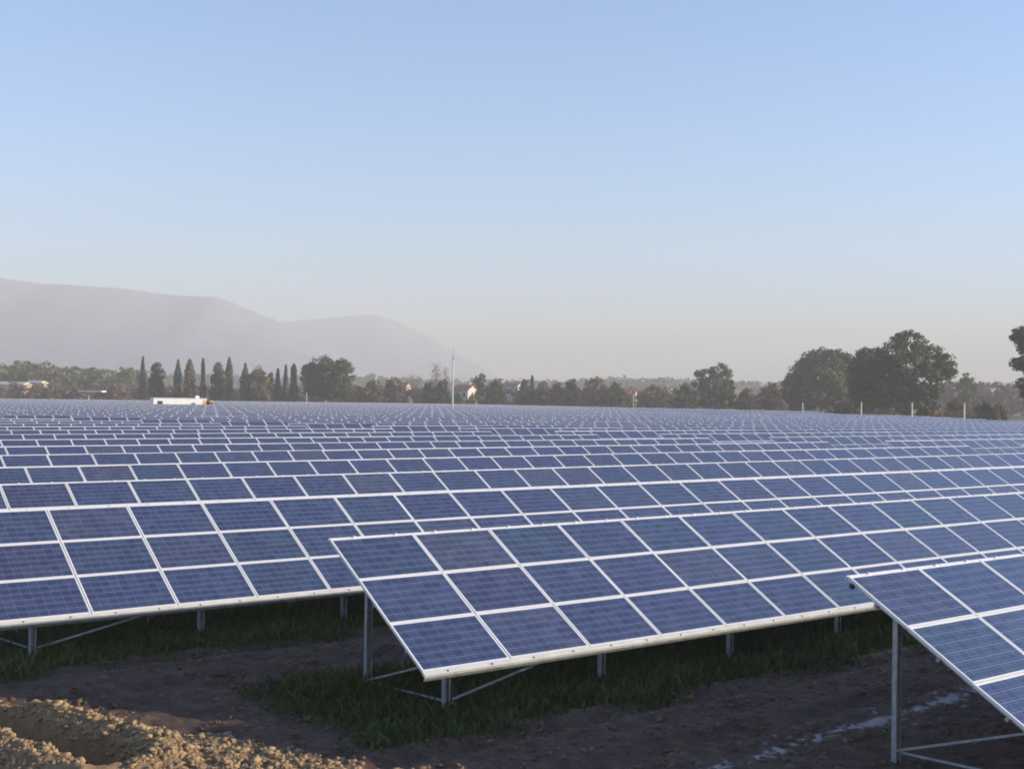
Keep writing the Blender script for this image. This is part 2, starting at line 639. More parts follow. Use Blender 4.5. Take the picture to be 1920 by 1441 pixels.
# clods of the dug soil, weeds under the tables
def lumps(n, xs, ys, zs, rad, name, mat):
    ico_v, ico_f = [], []
    t = (1 + 5 ** 0.5) / 2
    base = np.array([(-1, t, 0), (1, t, 0), (-1, -t, 0), (1, -t, 0), (0, -1, t), (0, 1, t), (0, -1, -t), (0, 1, -t), (t, 0, -1), (t, 0, 1), (-t, 0, -1), (-t, 0, 1)]) / 1.9
    fac = np.array([(0, 11, 5), (0, 5, 1), (0, 1, 7), (0, 7, 10), (0, 10, 11), (1, 5, 9), (5, 11, 4), (11, 10, 2), (10, 7, 6), (7, 1, 8), (3, 9, 4), (3, 4, 2), (3, 2, 6), (3, 6, 8), (3, 8, 9), (4, 9, 5), (2, 4, 11), (6, 2, 10), (8, 6, 7), (9, 8, 1)])
    V = base[None] * (1 + 1.1 * (rng.random((n, 12, 1)) - 0.5)) * rad[:, None, None]
    V = V * np.stack([0.8 + 0.9 * rng.random(n), 0.7 + 0.6 * rng.random(n), 0.5 + 0.5 * rng.random(n)], -1)[:, None, :]
    a = rng.random(n) * 6.28
    c, s = np.cos(a)[:, None], np.sin(a)[:, None]
    x = V[..., 0] * c - V[..., 1] * s
    y = V[..., 0] * s + V[..., 1] * c
    V = np.stack([x + xs[:, None], y + ys[:, None], V[..., 2] + zs[:, None]], -1)
    F = fac[None] + (np.arange(n) * 12)[:, None, None]
    return link(name, raw_mesh(name, V.reshape(-1, 3), F.reshape(-1, 3), mat))


M['clod'] = simple('dug_clods', (0.285, 0.195, 0.105), 0.95, 0, 0.45, 4, 0.5)
n0 = 60000
cx, cy = rng.uniform(-8.4, 1.5, n0), rng.uniform(13.3, 18.3, n0)
dm = dug_mask(cx, cy)
td = seg_dist(cx, cy, TRENCH)
keep = (rng.random(n0) < dm * 0.9) & ((td > 0.36) | (rng.random(n0) < 0.3)) & (fbm(cx * 1.1, cy * 1.1, 3, 90) > -0.6)
cx, cy = cx[keep], cy[keep]
cr_ = 0.007 + 0.040 * rng.random(len(cx)) ** 5
o = lumps(len(cx), cx, cy, ground_z(cx, cy) + cr_ * 0.1, cr_, 'soil_clods', M['clod'])
tag(o, 'loose sunlit clods of freshly dug tan soil', 'soil', kind='stuff')


n1 = 15000
ux, uy = rng.uniform(-9, 9, n1), rng.uniform(13.8, 21.5, n1)
keep = (rng.random(n1) < (1 - dug_mask(ux, uy)) * (1 - 0.8 * weed_mask(ux, uy))) & (fbm(ux * 0.9, uy * 0.9, 3, 91) > -0.25)
ux, uy = ux[keep], uy[keep]
ur = 0.008 + 0.040 * rng.random(len(ux)) ** 4
M['crumb'] = simple('track_crumbs', (0.125, 0.078, 0.050), 0.95, 0, 0.5, 3, 0.4)
o = lumps(len(ux), ux, uy, ground_z(ux, uy) + ur * 0.15, ur, 'soil_crumbs', M['crumb'])
tag(o, 'dark crumbs of earth on the shaded track between the rows', 'soil', kind='stuff')


def blades(n, xs, ys, zs, hgt, name, mat, lean=1.2, w=0.019):
    a = rng.random(n) * 6.28
    l = lean * rng.random(n) * hgt
    b = rng.random(n) * 6.28
    ww = w * (0.6 + 0.8 * rng.random(n))
    p0 = np.stack([xs - np.cos(a) * ww, ys - np.sin(a) * ww, zs - 0.02], -1)
    p1 = np.stack([xs + np.cos(a) * ww, ys + np.sin(a) * ww, zs - 0.02], -1)
    mx, my = xs + np.cos(b) * l * 0.4, ys + np.sin(b) * l * 0.4
    p2 = np.stack([mx + np.cos(a) * ww * 0.8, my + np.sin(a) * ww * 0.8, zs + hgt * 0.6], -1)
    p3 = np.stack([mx - np.cos(a) * ww * 0.8, my - np.sin(a) * ww * 0.8, zs + hgt * 0.6], -1)
    p4 = np.stack([xs + np.cos(b) * l, ys + np.sin(b) * l, zs + hgt], -1)
    V = np.stack([p0, p1, p2, p3, p4], 1).reshape(-1, 3)
    i = np.arange(n)[:, None] * 5
    F = np.concatenate([i + np.array([[0, 1, 2]]), i + np.array([[0, 2, 3]]), i + np.array([[3, 2, 4]])])
    return link(name, raw_mesh(name, V, F, mat))


n0 = 200000
wx, wy = rng.uniform(-10, 14, n0), rng.uniform(13.6, 27, n0)
wm = weed_mask(wx, wy) * (1 - dug_mask(wx, wy)) * (0.45 + 0.9 * vnoise(wx * 1.7, wy * 1.7, 81))
keep = rng.random(n0) < wm * 0.75
wx, wy, wm = wx[keep], wy[keep], wm[keep]
hh = (0.04 + 0.18 * rng.random(len(wx)) ** 2.5) * (0.4 + wm)
o = blades(len(wx), wx, wy, ground_z(wx, wy), hh, 'weeds', M['weed'])
tag(o, 'dark green weeds growing under the solar tables', 'weeds', kind='stuff')


# mountains: two long hazy ridges
def ridge(name, profile, dist, half, seed, mat):
    """A ridge whose crest line passes the given skyline, with slopes towards us and away."""
    px = np.array([p[0] for p in profile], float)
    pz = np.array([at(p[0], p[1], dist)[2] for p in profile])
    pX = np.array([at(p[0], p[1], dist)[0] for p in profile])
    xs = np.linspace(pX[0], pX[-1], 260)
    h = np.interp(xs, pX, pz)
    h = h + (2.5 * fbm(xs / 50, xs * 0, 4, seed)) * sstep(0, 45, h)
    ts = np.linspace(-1, 1, 61)
    X, T = np.meshgrid(xs, ts)
    H = np.tile(h, (61, 1))
    prof = np.clip(1 - np.abs(T), 0, 1) ** 1.15
    spur = fbm(X / 230, T * half / 230 + seed, 4, seed + 3)
    Z = H * prof * (1 + 0.45 * spur * (1 - prof) * prof) - 2
    Y = dist + T * half + 15 * fbm(X / 210, T * 0, 3, seed + 9)
    i = np.arange(X.size).reshape(X.shape)
    q = np.stack([i[:-1, :-1], i[:-1, 1:], i[1:, 1:], i[1:, :-1]], -1).reshape(-1, 4)
    o_ = link(name, raw_mesh(name, np.stack([X, Y, Z], -1).reshape(-1, 3), q, mat, smooth=True))
    return tag(o_, kind='structure')


M['mount'] = simple('haze_tinted_slope', (0.20, 0.235, 0.32), 0.95, 0, 0.16, 0.03)  # slope colour lightened and blued, so haze fading is partly in the paint
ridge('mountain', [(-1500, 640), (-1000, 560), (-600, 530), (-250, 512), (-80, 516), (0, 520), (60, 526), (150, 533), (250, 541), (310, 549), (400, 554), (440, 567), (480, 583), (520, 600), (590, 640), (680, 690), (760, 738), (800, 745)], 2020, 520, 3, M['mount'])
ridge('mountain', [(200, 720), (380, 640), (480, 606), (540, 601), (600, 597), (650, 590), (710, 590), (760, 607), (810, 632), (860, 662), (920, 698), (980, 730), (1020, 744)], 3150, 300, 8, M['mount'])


# ------------------------------------------------------------------ solar rows
def panel_meshes():
    hw, hh, fr = MW / 2, MH / 2, 0.026
    # laminate: glass-covered cell sheet
    me = bpy.data.meshes.new('solar_panel')
    x, y = hw - fr, hh - fr
    V = [(-x, -y, 0.034), (x, -y, 0.034), (x, y, 0.034), (-x, y, 0.034), (-x, -y, 0.012), (x, -y, 0.012), (x, y, 0.012), (-x, y, 0.012)]
    F = [(0, 1, 2, 3), (7, 6, 5, 4), (0, 4, 5, 1), (1, 5, 6, 2), (2, 6, 7, 3), (3, 7, 4, 0)]
    me.from_pydata(V, [], F)
    me.materials.append(M['cells'])
    me.materials.append(M['backsheet'])
    me.polygons.foreach_set('material_index', [0, 1, 1, 1, 1, 1])
    uvl = me.uv_layers.new(name='UVMap')
    uv = {0: (0, 0), 1: (9, 0), 2: (9, 6), 3: (0, 6)}
    for p in me.polygons:
        for li, vi in zip(p.loop_indices, p.vertices):
            uvl.data[li].uv = uv.get(vi % 4)
    fm = MB()
    fm.bx(-hw, hw, -hh, -hh + fr, 0, 0.040)
    fm.bx(-hw, hw, hh - fr, hh, 0, 0.040)
    fm.bx(-hw, -hw + fr, -hh + fr, hh - fr, 0, 0.0397)
    fm.bx(hw - fr, hw, -hh + fr, hh - fr, 0, 0.0397)
    return me, fm.mesh('frame', M['alu'])


PANEL, FRAME = panel_meshes()


def tp(s, v, w=0.0):
    """A point of a table in row space: s along, v down the slope from the top edge, w off the surface."""
    return np.array([s, -v * CT - w * ST, ZTOP - v * ST + w * CT])


S_UP = np.array([0, CT, ST])
S_N = np.array([0, -ST, CT])
S_X = np.array([1.0, 0, 0])


def clamp_mesh():
    b = MB()
    b.bx(-0.03, 0.03, -0.02, 0.02, 0.0, 0.022)
    b.bx(-0.012, 0.012, -0.012, 0.012, 0.022, 0.032)
    return b.mesh('clamp', M['alu'])


def bolt_mesh():
    b = MB()
    b.tube([(0, 0, 0), (0, 0, 0.008)], [0.017, 0.014], 6)
    b.tube([(0, 0, 0.008), (0, 0, 0.014)], [0.008, 0.007], 6)
    return b.mesh('bolt', M['dark'])


def post_mesh(h):
    """Galvanised C-profile post, open side to the front."""
    b = MB()
    b.bx(-0.055, 0.055, 0.028, 0.033, -0.4, h)
    b.bx(-0.055, -0.050, -0.033, 0.0278, -0.4, h)
    b.bx(0.050, 0.055, -0.033, 0.0278, -0.4, h)
    b.bx(-0.0498, -0.030, -0.033, -0.028, -0.4, h)
    b.bx(0.030, 0.0498, -0.033, -0.028, -0.4, h)
    return b.mesh('post', M['galv'])


V_FRONT, V_BACK = 2.62, 0.72                  # where the posts meet the slope
H_FRONT = ZTOP - V_FRONT * ST - 0.16
H_BACK = ZTOP - V_BACK * ST - 0.075
CLAMP, BOLT = clamp_mesh(), bolt_mesh()
POST_F, POST_B = post_mesh(H_FRONT), post_mesh(H_BACK)


def child(name, me, parent, loc, rot=(0, 0, 0)):
    o_ = bpy.data.objects.new(name, me)
    col.objects.link(o_)
    o_.parent = parent
    o_.location = loc
    o_.rotation_euler = rot
    return o_


def merged_panels(cells, name, parent):
    """Far modules: each still its own framed sheet, joined into one part of the row. cells: list of (s, v)."""
    n = len(cells)
    if not n:
        return
    c = np.array(cells)
    sw = c[:, 0] + float(parent.location.x) * 3.1
    jit = rng.normal(0, 0.004, n) + 0.035 * fbm(sw / 9.0, sw * 0 + float(parent.location.y), 3, 55) + 0.035
    fr = 0.038
    out = []
    for (ds0, ds1, dv0, dv1, w) in ((0.01, 0.01 + MW, 0.0076, 0.0076 + MH, 0.036), (0.01 + fr, 0.01 + MW - fr, 0.0076 + fr, 0.0076 + MH - fr, 0.041)):
        for (a, b_) in ((ds0, dv1), (ds1, dv1), (ds1, dv0), (ds0, dv0)):
            s, v = c[:, 0] + a, c[:, 1] + b_
            ww = w + jit
            out.append(np.stack([s, -v * CT - ww * ST, ZTOP - v * ST + ww * CT], -1))
    V = np.stack(out, 1).reshape(-1, 3)
    i = np.arange(n)[:, None] * 8
    F = np.concatenate([i + np.arange(4), i + np.arange(4, 8)], 1).reshape(-1, 4)
    me = raw_mesh(name, V, F, [M['alu'], M['cells']])
    me.polygons.foreach_set('material_index', np.tile([0, 1], n).astype(np.int32))
    uvl = me.uv_layers.new(name='UVMap')
    uvl.data.foreach_set('uv', np.tile(np.array([0, 0, 9, 0, 9, 6, 0, 6, 0, 0, 9, 0, 9, 6, 0, 6], np.float32), n))
    o_ = link(name, me, parent)
    o_['kind'] = 'stuff'
    return o_


ORD = ['first', 'second', 'third', 'fourth', 'fifth', 'sixth', 'seventh', 'eighth', 'ninth', 'tenth', 'eleventh', 'twelfth', 'thirteenth', 'fourteenth', 'fifteenth', 'sixteenth']


def world_of(k, s):
    return s * XH + row_m(k) * NH


def build_row(k, s0, s1, label, ends):
    ncol = int(round((s1 - s0) / UP))
    org = world_of(k, s0)
    root = empty('solar_panel_row', (org[0], org[1], 0), ROWROT)
    tag(root, label, 'solar panels', 'rows of solar panels')
    far_cells, low_cells = [], []
    gt = {}
    for c in range(ncol):
        p = org + (c + 0.5) * UP * XH
        d = p[1]
        inview = abs(p[0]) < 0.47 * d + 2
        for t in range(3):
            near = d < 92 and inview and (t == 0 or (t == 1 and (k <= 3 or d < 40)) or k <= 2)
            if near:
                loc = tp((c + 0.5) * UP, (t + 0.5) * VP_)
                g_ = gt.setdefault(c // 6, (random.gauss(0, 0.005), random.gauss(0, 0.006)))
                loc = loc + S_N * (g_[1] + 0.006)
                rot = (TILT + g_[0] * 0.3 + random.gauss(0, 0.0045), random.gauss(0, 0.0025), random.gauss(0, 0.0006))
                pn = child('solar_panel', PANEL, root, loc, rot)
                child('frame', FRAME, pn, (0, 0, 0))
            elif d < 92 and inview:
                low_cells.append((c * UP, t * VP_))
            else:
                far_cells.append((c * UP, t * VP_))
    merged_panels(low_cells + far_cells, 'further_panels', root)
    L_ = ncol * UP
    detailed = k <= 3
    # purlins under the modules, running the length of the row
    for v in (0.5, 1.52, 2.54):
        b = MB()
        b.box(tp(L_ / 2, v, -0.032), S_X * (L_ / 2 - 0.03), S_UP * 0.022, S_N * 0.030)
        b.build('purlin', M['galv'], root)
        if k == 0 and v == 0.5:
            e = MB()
            e.box(tp(-0.012, v - 0.38, -0.02), S_X * 0.022, S_UP * 0.028, S_N * 0.026)
            e.build('end_cap', M['dark'], root)
    # lower clamp rail and its drip lip
    vb = 3 * VP_
    b = MB()
    b.box(tp(L_ / 2, vb + 0.042, 0.020), S_X * L_ / 2, S_UP * 0.040, S_N * 0.018)
    b.build('bottom_rail', M['rail'], root)
    b = MB()
    b.box(tp(L_ / 2, vb + 0.080, -0.03), S_X * (L_ / 2 - 0.004), S_UP * 0.006, S_N * 0.030)
    b.build('rail_lip', M['galv'], root)
    b = MB()
    b.box(tp(L_ / 2, -0.014, 0.018), S_X * L_ / 2, S_UP * 0.012, S_N * 0.020)
    b.build('top_rail', M['alu'], root)
    if detailed:
        for c in range(ncol):
            p = org + (c + 0.5) * UP * XH
            if abs(p[0]) > 0.47 * p[1] + 1:
                continue
            for q in (0.26, 0.76):
                if k <= 2:
                    child('bolt', BOLT, root, tp((c + q) * UP, vb + 0.044, 0.038), (TILT, 0, 0))
                child('clamp', CLAMP, root, tp((c + q + 0.03) * UP, -0.004, 0.030), (TILT, 0, 0))
    if 0 <= k <= 2:
        b = MB()
        nn_ = min(ncol, 16) * 4
        b.tube([tp(0.3 + i * UP / 4, 2.30, -0.10 - 0.07 * abs(math.sin(i * math.pi / 8))) for i in range(nn_)], [0.011] * nn_, 5)
        b.build('cable', M['dark'], root)
    # posts, rafters and braces
    if k <= 5:
        bay = 2.95
        nb = int((L_ - 0.3) / bay) + 1
        for i in range(nb):
            s = (0.20 if k == 0 else 0.36) + i * bay
            p = org + s * XH
            if p[0] > 0.47 * p[1] + 9:
                break
            yf, yb = -V_FRONT * CT, -V_BACK * CT
            pb = child('post', POST_B, root, (s, yb, 0))
            sf = s + 0.30
            child('post', POST_F, root, (sf, yf, 0))
            if k <= 1 and i == 0:
                for zz in (0.06, 0.16, 0.27, 0.40):
                    child('bolt', BOLT, pb, (0.006 * (-1) ** int(zz * 100), -0.034, H_BACK - zz), (math.pi / 2, 0, 0))
            b = MB()
            b.box(tp(s + 0.085, (0.30 + 2.85) / 2, -0.102), S_X * 0.02, S_UP * 1.28, S_N * 0.038)
            b.build('rafter', M['galv'], root)
            if i:
                continue
            b = MB()
            b.bar((s - 0.08, yb, 0.14), (sf - 0.08, yf, H_FRONT - 0.02), 0.016, 0.026)
            b.build('brace', M['galv'], root)
            b = MB()
            b.bar((s + 0.09, yb + 0.05, 0.09), (sf + 0.09, yf - 0.05, 0.10), 0.016, 0.026)
            b.build('ground_strut', M['galv'], root)
            if i == 0 or i % 5 == 0:
                b = MB()
                b.bar((sf + 0.07, yf - 0.055, 0.16), (sf + bay - 0.02, yf - 0.055, H_FRONT + 0.02), 0.016, 0.03)
                b.build('cross_brace', M['galv'], root)
    return root


def row_span(k):
    """Left and right end of a row, cut where the field ends or a little outside the picture."""
    e = row_end(k)
    m = row_m(k)
    lo = hi = None
    c = 0
    while True:
        s = e + c * UP
        p = world_of(k, s + UP / 2)
        c += 1
        if c > 420:
            break
        if p[1] < 5 or p[0] < -0.47 * p[1] - 5:
            continue
        if p[0] > min(0.47 * p[1] + (18 if k < 2 else 7), 70 + 0.01 * p[1]) or p[1] > far_limit(p[0]):
            break
        if lo is None:
            lo = s
        hi = s + UP
    return lo, hi


SPECIAL = {
    0: 'nearest row of solar panels, its sloping end propped on the tall pale post',
    1: 'second row of solar panels, its whole sloping end edge in view mid picture',
    2: 'third row of solar panels, cut off at the left above shaded soil and weeds',
}
build_row(-1, 16.47, 16.47 + 10 * UP, 'row of solar panels in front of the nearest visible one, just outside the picture', None)
for k in range(NROWS):
    lo, hi = row_span(k)
    if lo is None:
        continue
    runs = [(lo, hi, '')]
    if 3 <= k <= 14:
        g0 = 58.7 - 3.3 * (k - 4)
        c0 = int(round((g0 - lo) / UP))
        if 2 < c0 < int(round((hi - lo) / UP)):
            runs = [(lo, lo + c0 * UP, ', stretch before the gap'), (lo + c0 * UP + 5.3, hi, ', stretch beyond the gap')]
            if runs[1][1] - runs[1][0] < 3:
                runs = runs[:1]
            else:
                a, z_, t_ = runs[1]
                runs[1] = (a, a + int((z_ - a) / UP) * UP, t_)
    for (a, z_, t_) in runs:
        if k in SPECIAL:
            lab = SPECIAL[k]
        elif k <= 14:
            lab = f'{ORD[k]} row of solar panels counted from the nearest{t_}'
        else:
            lab = 'thin far row of solar panels in the hazy back of the field'
        build_row(k, a, z_, lab, None)


# ------------------------------------------------------------------ trees
def leaf_quads(centers, size, outward, spread=0.9):
    """Leaf clumps: one crossed-free quad per centre, turned mostly outward."""
    n = len(centers)
    nn = outward * 1.1 + rng.normal(0, spread * 0.62, (n, 3))
    nn /= np.linalg.norm(nn, axis=1, keepdims=True) + 1e-9
    t = rng.normal(0, 1, (n, 3))
    t -= nn * (t * nn).sum(1, keepdims=True)
    t /= np.linalg.norm(t, axis=1, keepdims=True) + 1e-9
    b = np.cross(nn, t)
    sz = size * (0.55 + 0.9 * rng.random((n, 1)))
    a = sz * t
    c = sz * b * (0.5 + 0.4 * rng.random((n, 1)))
    bend = nn * sz * 0.25
    V = np.stack([centers - a * 0.8 - c * 0.5, centers + a * 0.2 - c + bend, centers + a, centers - a * 0.1 + c + bend], 1).reshape(-1, 3)
    F = np.arange(n * 4).reshape(-1, 4)
    return V, F


def crown_points(lobes, clumps, per, clump_r, fill=0.55):
    """lobes: (x,y,z,rx,ry,rz). Clumps sit on and inside each lobe; leaves fill each clump."""
    P, O = [], []
    vol = np.array([l[3] * l[5] + l[4] * l[5] + l[3] * l[4] for l in lobes])
    share = vol / vol.sum()
    for l, sh in zip(lobes, share):
        k = max(3, int(clumps * sh))
        u = rng.normal(0, 1, (k, 3))
        u /= np.linalg.norm(u, axis=1, keepdims=True)
        rr = (fill + (1.04 - fill) * rng.random((k, 1)) ** 0.5)
        c = np.array(l[:3]) + u * rr * np.array(l[3:])
        cr = clump_r * (0.6 + 0.8 * rng.random((k, 1)))
        w = rng.normal(0, 1, (k, per, 3))
        w /= np.linalg.norm(w, axis=2, keepdims=True)
        q = c[:, None, :] + w * (rng.random((k, per, 1)) ** 0.45) * cr[:, None, :] * np.array([1.1, 1.1, 0.8])
        P.append(q.reshape(-1, 3))
        O.append((w * 0.6 + u[:, None, :] * 0.6).reshape(-1, 3))
    return np.concatenate(P), np.concatenate(O)


def limb(b, p, d, length, r, depth, k=5):
    """A tapered limb that forks."""
    p = np.asarray(p, float)
    d = np.asarray(d, float) / np.linalg.norm(d)
    mid = p + d * length * 0.5 + rng.normal(0, 0.04 * length, 3)
    end = p + d * length + rng.normal(0, 0.06 * length, 3)
    b.tube([p, mid, end], [r, r * 0.8, r * 0.55], k, 0, False)
    if depth:
        for i in range(2 + (rng.random() < 0.5)):
            nd = d + rng.normal(0, 0.42, 3)
            nd[2] = nd[2] * 0.7 + 0.25
            limb(b, p + d * length * (0.6 + 0.4 * rng.random()), nd, length * 0.68, r * 0.55, depth - 1, k)


def tree(name, label, pos, lobes, mat, trunk_h, trunk_r, clumps=120, per=30, leaf=0.3, clump_r=0.9, bark='bark', group=None, limbs=4, fill=0.55, cat='tree'):
    root = empty(name, (pos[0], pos[1], 0))
    tag(root, label, cat, group)
    b = MB()
    lean = rng.normal(0, 0.02, 2)
    top = np.array([lean[0] * trunk_h, lean[1] * trunk_h, trunk_h])
    b.tube([(0, 0, -0.3), (0, 0, 0.5), top * 0.6, top], [trunk_r * 1.35, trunk_r, trunk_r * 0.8, trunk_r * 0.55], 8, 0, False)
    for l in lobes[:10]:
        tgt = np.array(l[:3])
        s0_ = np.array([0, 0, max(0.6, min(trunk_h * 0.9, tgt[2] * 0.55))])
        mid = (s0_ + tgt) / 2 + rng.normal(0, 0.3, 3)
        b.tube([s0_, mid, tgt], [trunk_r * 0.55, trunk_r * 0.38, trunk_r * 0.16], 5, 0, False)
        for i in range(limbs):
            u = rng.normal(0, 1, 3)
            u[2] = abs(u[2]) * 0.6
            u /= np.linalg.norm(u)
            b.tube([mid, tgt + u * np.array(l[3:]) * 0.85], [trunk_r * 0.22, trunk_r * 0.06], 4, 0, False)
    b.build('trunk', M[bark], root, True)
    P, O = crown_points(lobes, clumps, per, clump_r, fill)
    P = P[P[:, 2] > 0.2]
    V, F = leaf_quads(P, leaf, O[:len(P)])
    link('crown', raw_mesh('crown', V, F, M[mat]), root)
    return root


def px_tree(name, label, x, ytop, wpx, d, mat, kind='round', **kw):
    """A tree of a kind, standing d metres ahead where the photograph shows it, at its real height."""
    p = at(x, ytop, d)
    h = p[2]
    w = wpx / FPX * d
    h = h if kind != 'cypress' else h + 0.4
    r = w / 2
    pos = (p[0], d)
    if kind == 'cypress':
        root = empty(name, (pos[0], pos[1], 0))
        tag(root, label, 'tree', kw.get('group'))
        b = MB()
        b.tube([(0, 0, -0.3), (0, 0, h * 0.4), (0, 0, h * 0.93)], [max(0.12, w * 0.07), max(0.08, w * 0.05), 0.02], 7, 0, False)
        b.build('trunk', M['bark'], root, True)
        n = int(900 + 240 * w * h / 10)
        r *= 1.40
        t = rng.random(n) ** 0.85
        prof = np.clip(1 - t, 0, 1) ** (0.50 + 0.25 * ((x * 0.61) % 1)) * np.clip(0.55 + t / 0.35, 0, 1)
        a = rng.random(n) * 6.283
        lump = 0.95 + 0.20 * np.sin(t * 8 + x * 1.7) + 0.34 * np.sin(a * 3 + t * 19 + x) * np.sin(t * 31 + a)
        rad_ = r * prof * lump * np.sqrt(0.35 + 0.65 * rng.random(n))
        P = np.stack([rad_ * np.cos(a), rad_ * np.sin(a), h * (0.04 + 0.96 * t)], -1)
        O = np.stack([np.cos(a), np.sin(a), np.full(n, 0.5)], -1)
        V, F = leaf_quads(P, 0.30, O, 0.6)
        link('crown', raw_mesh('crown', V, F, M[mat]), root)
        return root
    if kind == 'round':
        lobes = []
        nl = kw.pop('nl', 9)
        base = kw.pop('base', 0.22)
        for i in range(nl):
            a = 2.4 * i + rng.random() * 0.7
            t = (i + 0.5) / nl
            z = base + (0.90 - base) * t
            spread_ = math.sin(min(1, 0.30 + 0.95 * (1 - t)) * math.pi / 2) * (0.62 if t < 0.85 else 0.3)
            lobes.append((math.cos(a) * r * spread_, math.sin(a) * r * spread_, h * z, r * (0.52 - 0.12 * t), r * (0.52 - 0.12 * t), h * (0.17 - 0.05 * t)))
        return tree(name, label, pos, lobes, mat, h * 0.5, max(0.14, h * 0.022), kw.pop('clumps', 130), kw.pop('per', 22), kw.pop('leaf', 0.34), kw.pop('clump_r', max(0.6, r * 0.2)), **kw)
    if kind == 'bare':
        root = empty(name, (pos[0], pos[1], 0))
        tag(root, label, kw.get('cat', 'tree'), kw.get('group'))
        b = MB()
        tr = max(0.09, h * 0.014)
        b.tube([(0, 0, -0.3), (0.1, 0, h * 0.35), (0, 0.1, h * 0.7), (0.05, 0, h * 0.97)], [tr * 1.4, tr, tr * 0.6, tr * 0.15], 6, 0, False)
        for i in range(26):
            t = 0.22 + 0.7 * i / 26
            a = i * 2.4
            limb(b, (0, 0, h * t), (math.cos(a) * 0.55, math.sin(a) * 0.55, 1.0), min(r * 1.7, h * (1.02 - t)) * 0.6, tr * 0.42 * (1.1 - t), 2, 4)
        b.build('trunk', M['palebark'], root, True)
        lobes = [(0, 0, h * t, r * s_, r * s_, h * 0.16) for t, s_ in ((0.4, 0.7), (0.58, 0.85), (0.75, 0.7), (0.88, 0.4))]
        P, O = crown_points(lobes, 90, 7, max(0.4, r * 0.2), 0.15)
        V, F = leaf_quads(P, 0.16, O)
        link('crown', raw_mesh('crown', V, F, M[mat]), root)
        return root


# the large oak on the right and its neighbours
def big_tree(name, label, x, d, lobes_px, mat, **kw):
    """lobes_px: (px, py, rx px, rz px, dy m) as seen in the photograph, turned into metres round the trunk."""
    base = at(x, horizon(x), d)
    lobes = []
    for (px, py, rx, rz, dy) in lobes_px:
        c = at(px, py, d + dy)
        s_ = (d + dy) / FPX
        lobes.append((c[0] - base[0], dy, c[2], rx * s_, (rx * 0.5 + rz * 0.5) * s_, rz * s_))
    return tree(name, label, (base[0], d), lobes, mat, **kw)


big_tree('oak_tree', 'largest tree, tall broad dark oak behind the fence posts', 1706, 236,
         [(1702, 646, 30, 24, 0), (1668, 668, 30, 24, -1), (1738, 672, 28, 24, 1), (1766, 684, 22, 22, 0), (1700, 690, 40, 30, -3), (1655, 706, 30, 30, 2),
          (1736, 716, 30, 26, -2), (1776, 700, 12, 14, 1), (1690, 732, 44, 30, -1), (1728, 748, 34, 26, -3), (1664, 744, 34, 30, 1), (1700, 765, 46, 22, -2), (1640, 690, 18, 20, 2)],
         'oak', trunk_h=8.5, trunk_r=0.55, clumps=520, per=64, leaf=0.25, clump_r=0.9, limbs=3)
big_tree('oak_tree', 'dark rounded oak leaning against the left side of the largest tree', 1622, 243,
         [(1628, 676, 24, 20, 0), (1612, 698, 20, 22, 1), (1640, 704, 18, 24, -1), (1618, 728, 24, 26, 0), (1640, 742, 22, 26, 1), (1624, 762, 28, 18, -1)],
         'pineleaf', trunk_h=6.5, trunk_r=0.36, clumps=330, per=52, leaf=0.27, clump_r=0.95, limbs=3)
big_tree('oak_tree', 'wide greyish green dome shaped tree left of the largest oak', 1540, 300,
         [(1545, 676, 36, 20, 0), (1518, 690, 26, 20, 1), (1574, 682, 26, 22, -1), (1594, 690, 14, 22, 2), (1502, 706, 24, 20, 0), (1545, 706, 40, 26, -3), (1586, 718, 22, 28, 1),
          (1486, 724, 20, 22, 0), (1520, 736, 34, 26, -2), (1564, 742, 34, 24, 0), (1500, 752, 24, 20, 1)],
         'oliveleaf', trunk_h=8.0, trunk_r=0.5, clumps=560, per=46, leaf=0.34, clump_r=1.15, limbs=3)
big_tree('oak_tree', 'lone spreading tree with a gap in its crown, standing between low hedges', 1342, 330,
         [(1346, 694, 18, 12, 0), (1322, 704, 20, 13, 1), (1362, 710, 16, 18, 0), (1340, 722, 28, 20, -1), (1312, 718, 12, 9, 0), (1328, 742, 30, 20, 1), (1362, 738, 18, 22, 0)],
         'oliveleaf', trunk_h=6.0, trunk_r=0.36, clumps=230, per=30, leaf=0.30, clump_r=0.85, limbs=3)
big_tree('pine_tree', 'tall tree with separate foliage pads, cut off by the right picture edge', 1925, 190,
         [(1922, 630, 24, 18, 0), (1936, 652, 28, 16, 1), (1916, 680, 22, 13, 0), (1942, 688, 26, 16, -1), (1925, 726, 14, 18, 0), (1952, 720, 16, 16, 1)],
         'pineleaf', trunk_h=11.5, trunk_r=0.26, clumps=260, per=34, leaf=0.20, clump_r=0.6, limbs=3)
px_tree('round_tree', 'small round tree rising above the grey wood right of the largest oak', 1813, 698, 46, 360, 'oliveleaf', clumps=160, per=24)

# the row of cypresses and pines on the left
CYP = 'row of cypresses beyond the field'
for (x, y, w, d, mt, lab) in (
        (268, 671, 11, 330, 'cypress', 'thin pointed cypress, first and tallest at the left end of the row'),
        (334, 677, 17, 332, 'cypress', 'plump dark cypress next to the yellowish tree, on its left'),
        (381, 675, 10, 330, 'cypress', 'needle thin cypress standing alone right of the yellowish tree'),
        (430, 673, 16, 334, 'pineleaf', 'tall blunt cypress rising beside the broad bushy one'),
        (460, 684, 20, 328, 'cypress', 'pointed bluish cypress at the left edge of the brown tree'),
        (521, 694, 15, 326, 'cypress', 'lowest of three cypresses just left of the pine clump'),
        (536, 687, 11, 330, 'cypress', 'slim middle cypress of the three left of the pine clump'),
        (551, 685, 16, 328, 'pineleaf', 'cypress nearest to the pine clump, on its left')):
    px_tree('cypress_tree', lab, x, y, w, d, mt, 'cypress', group=CYP)
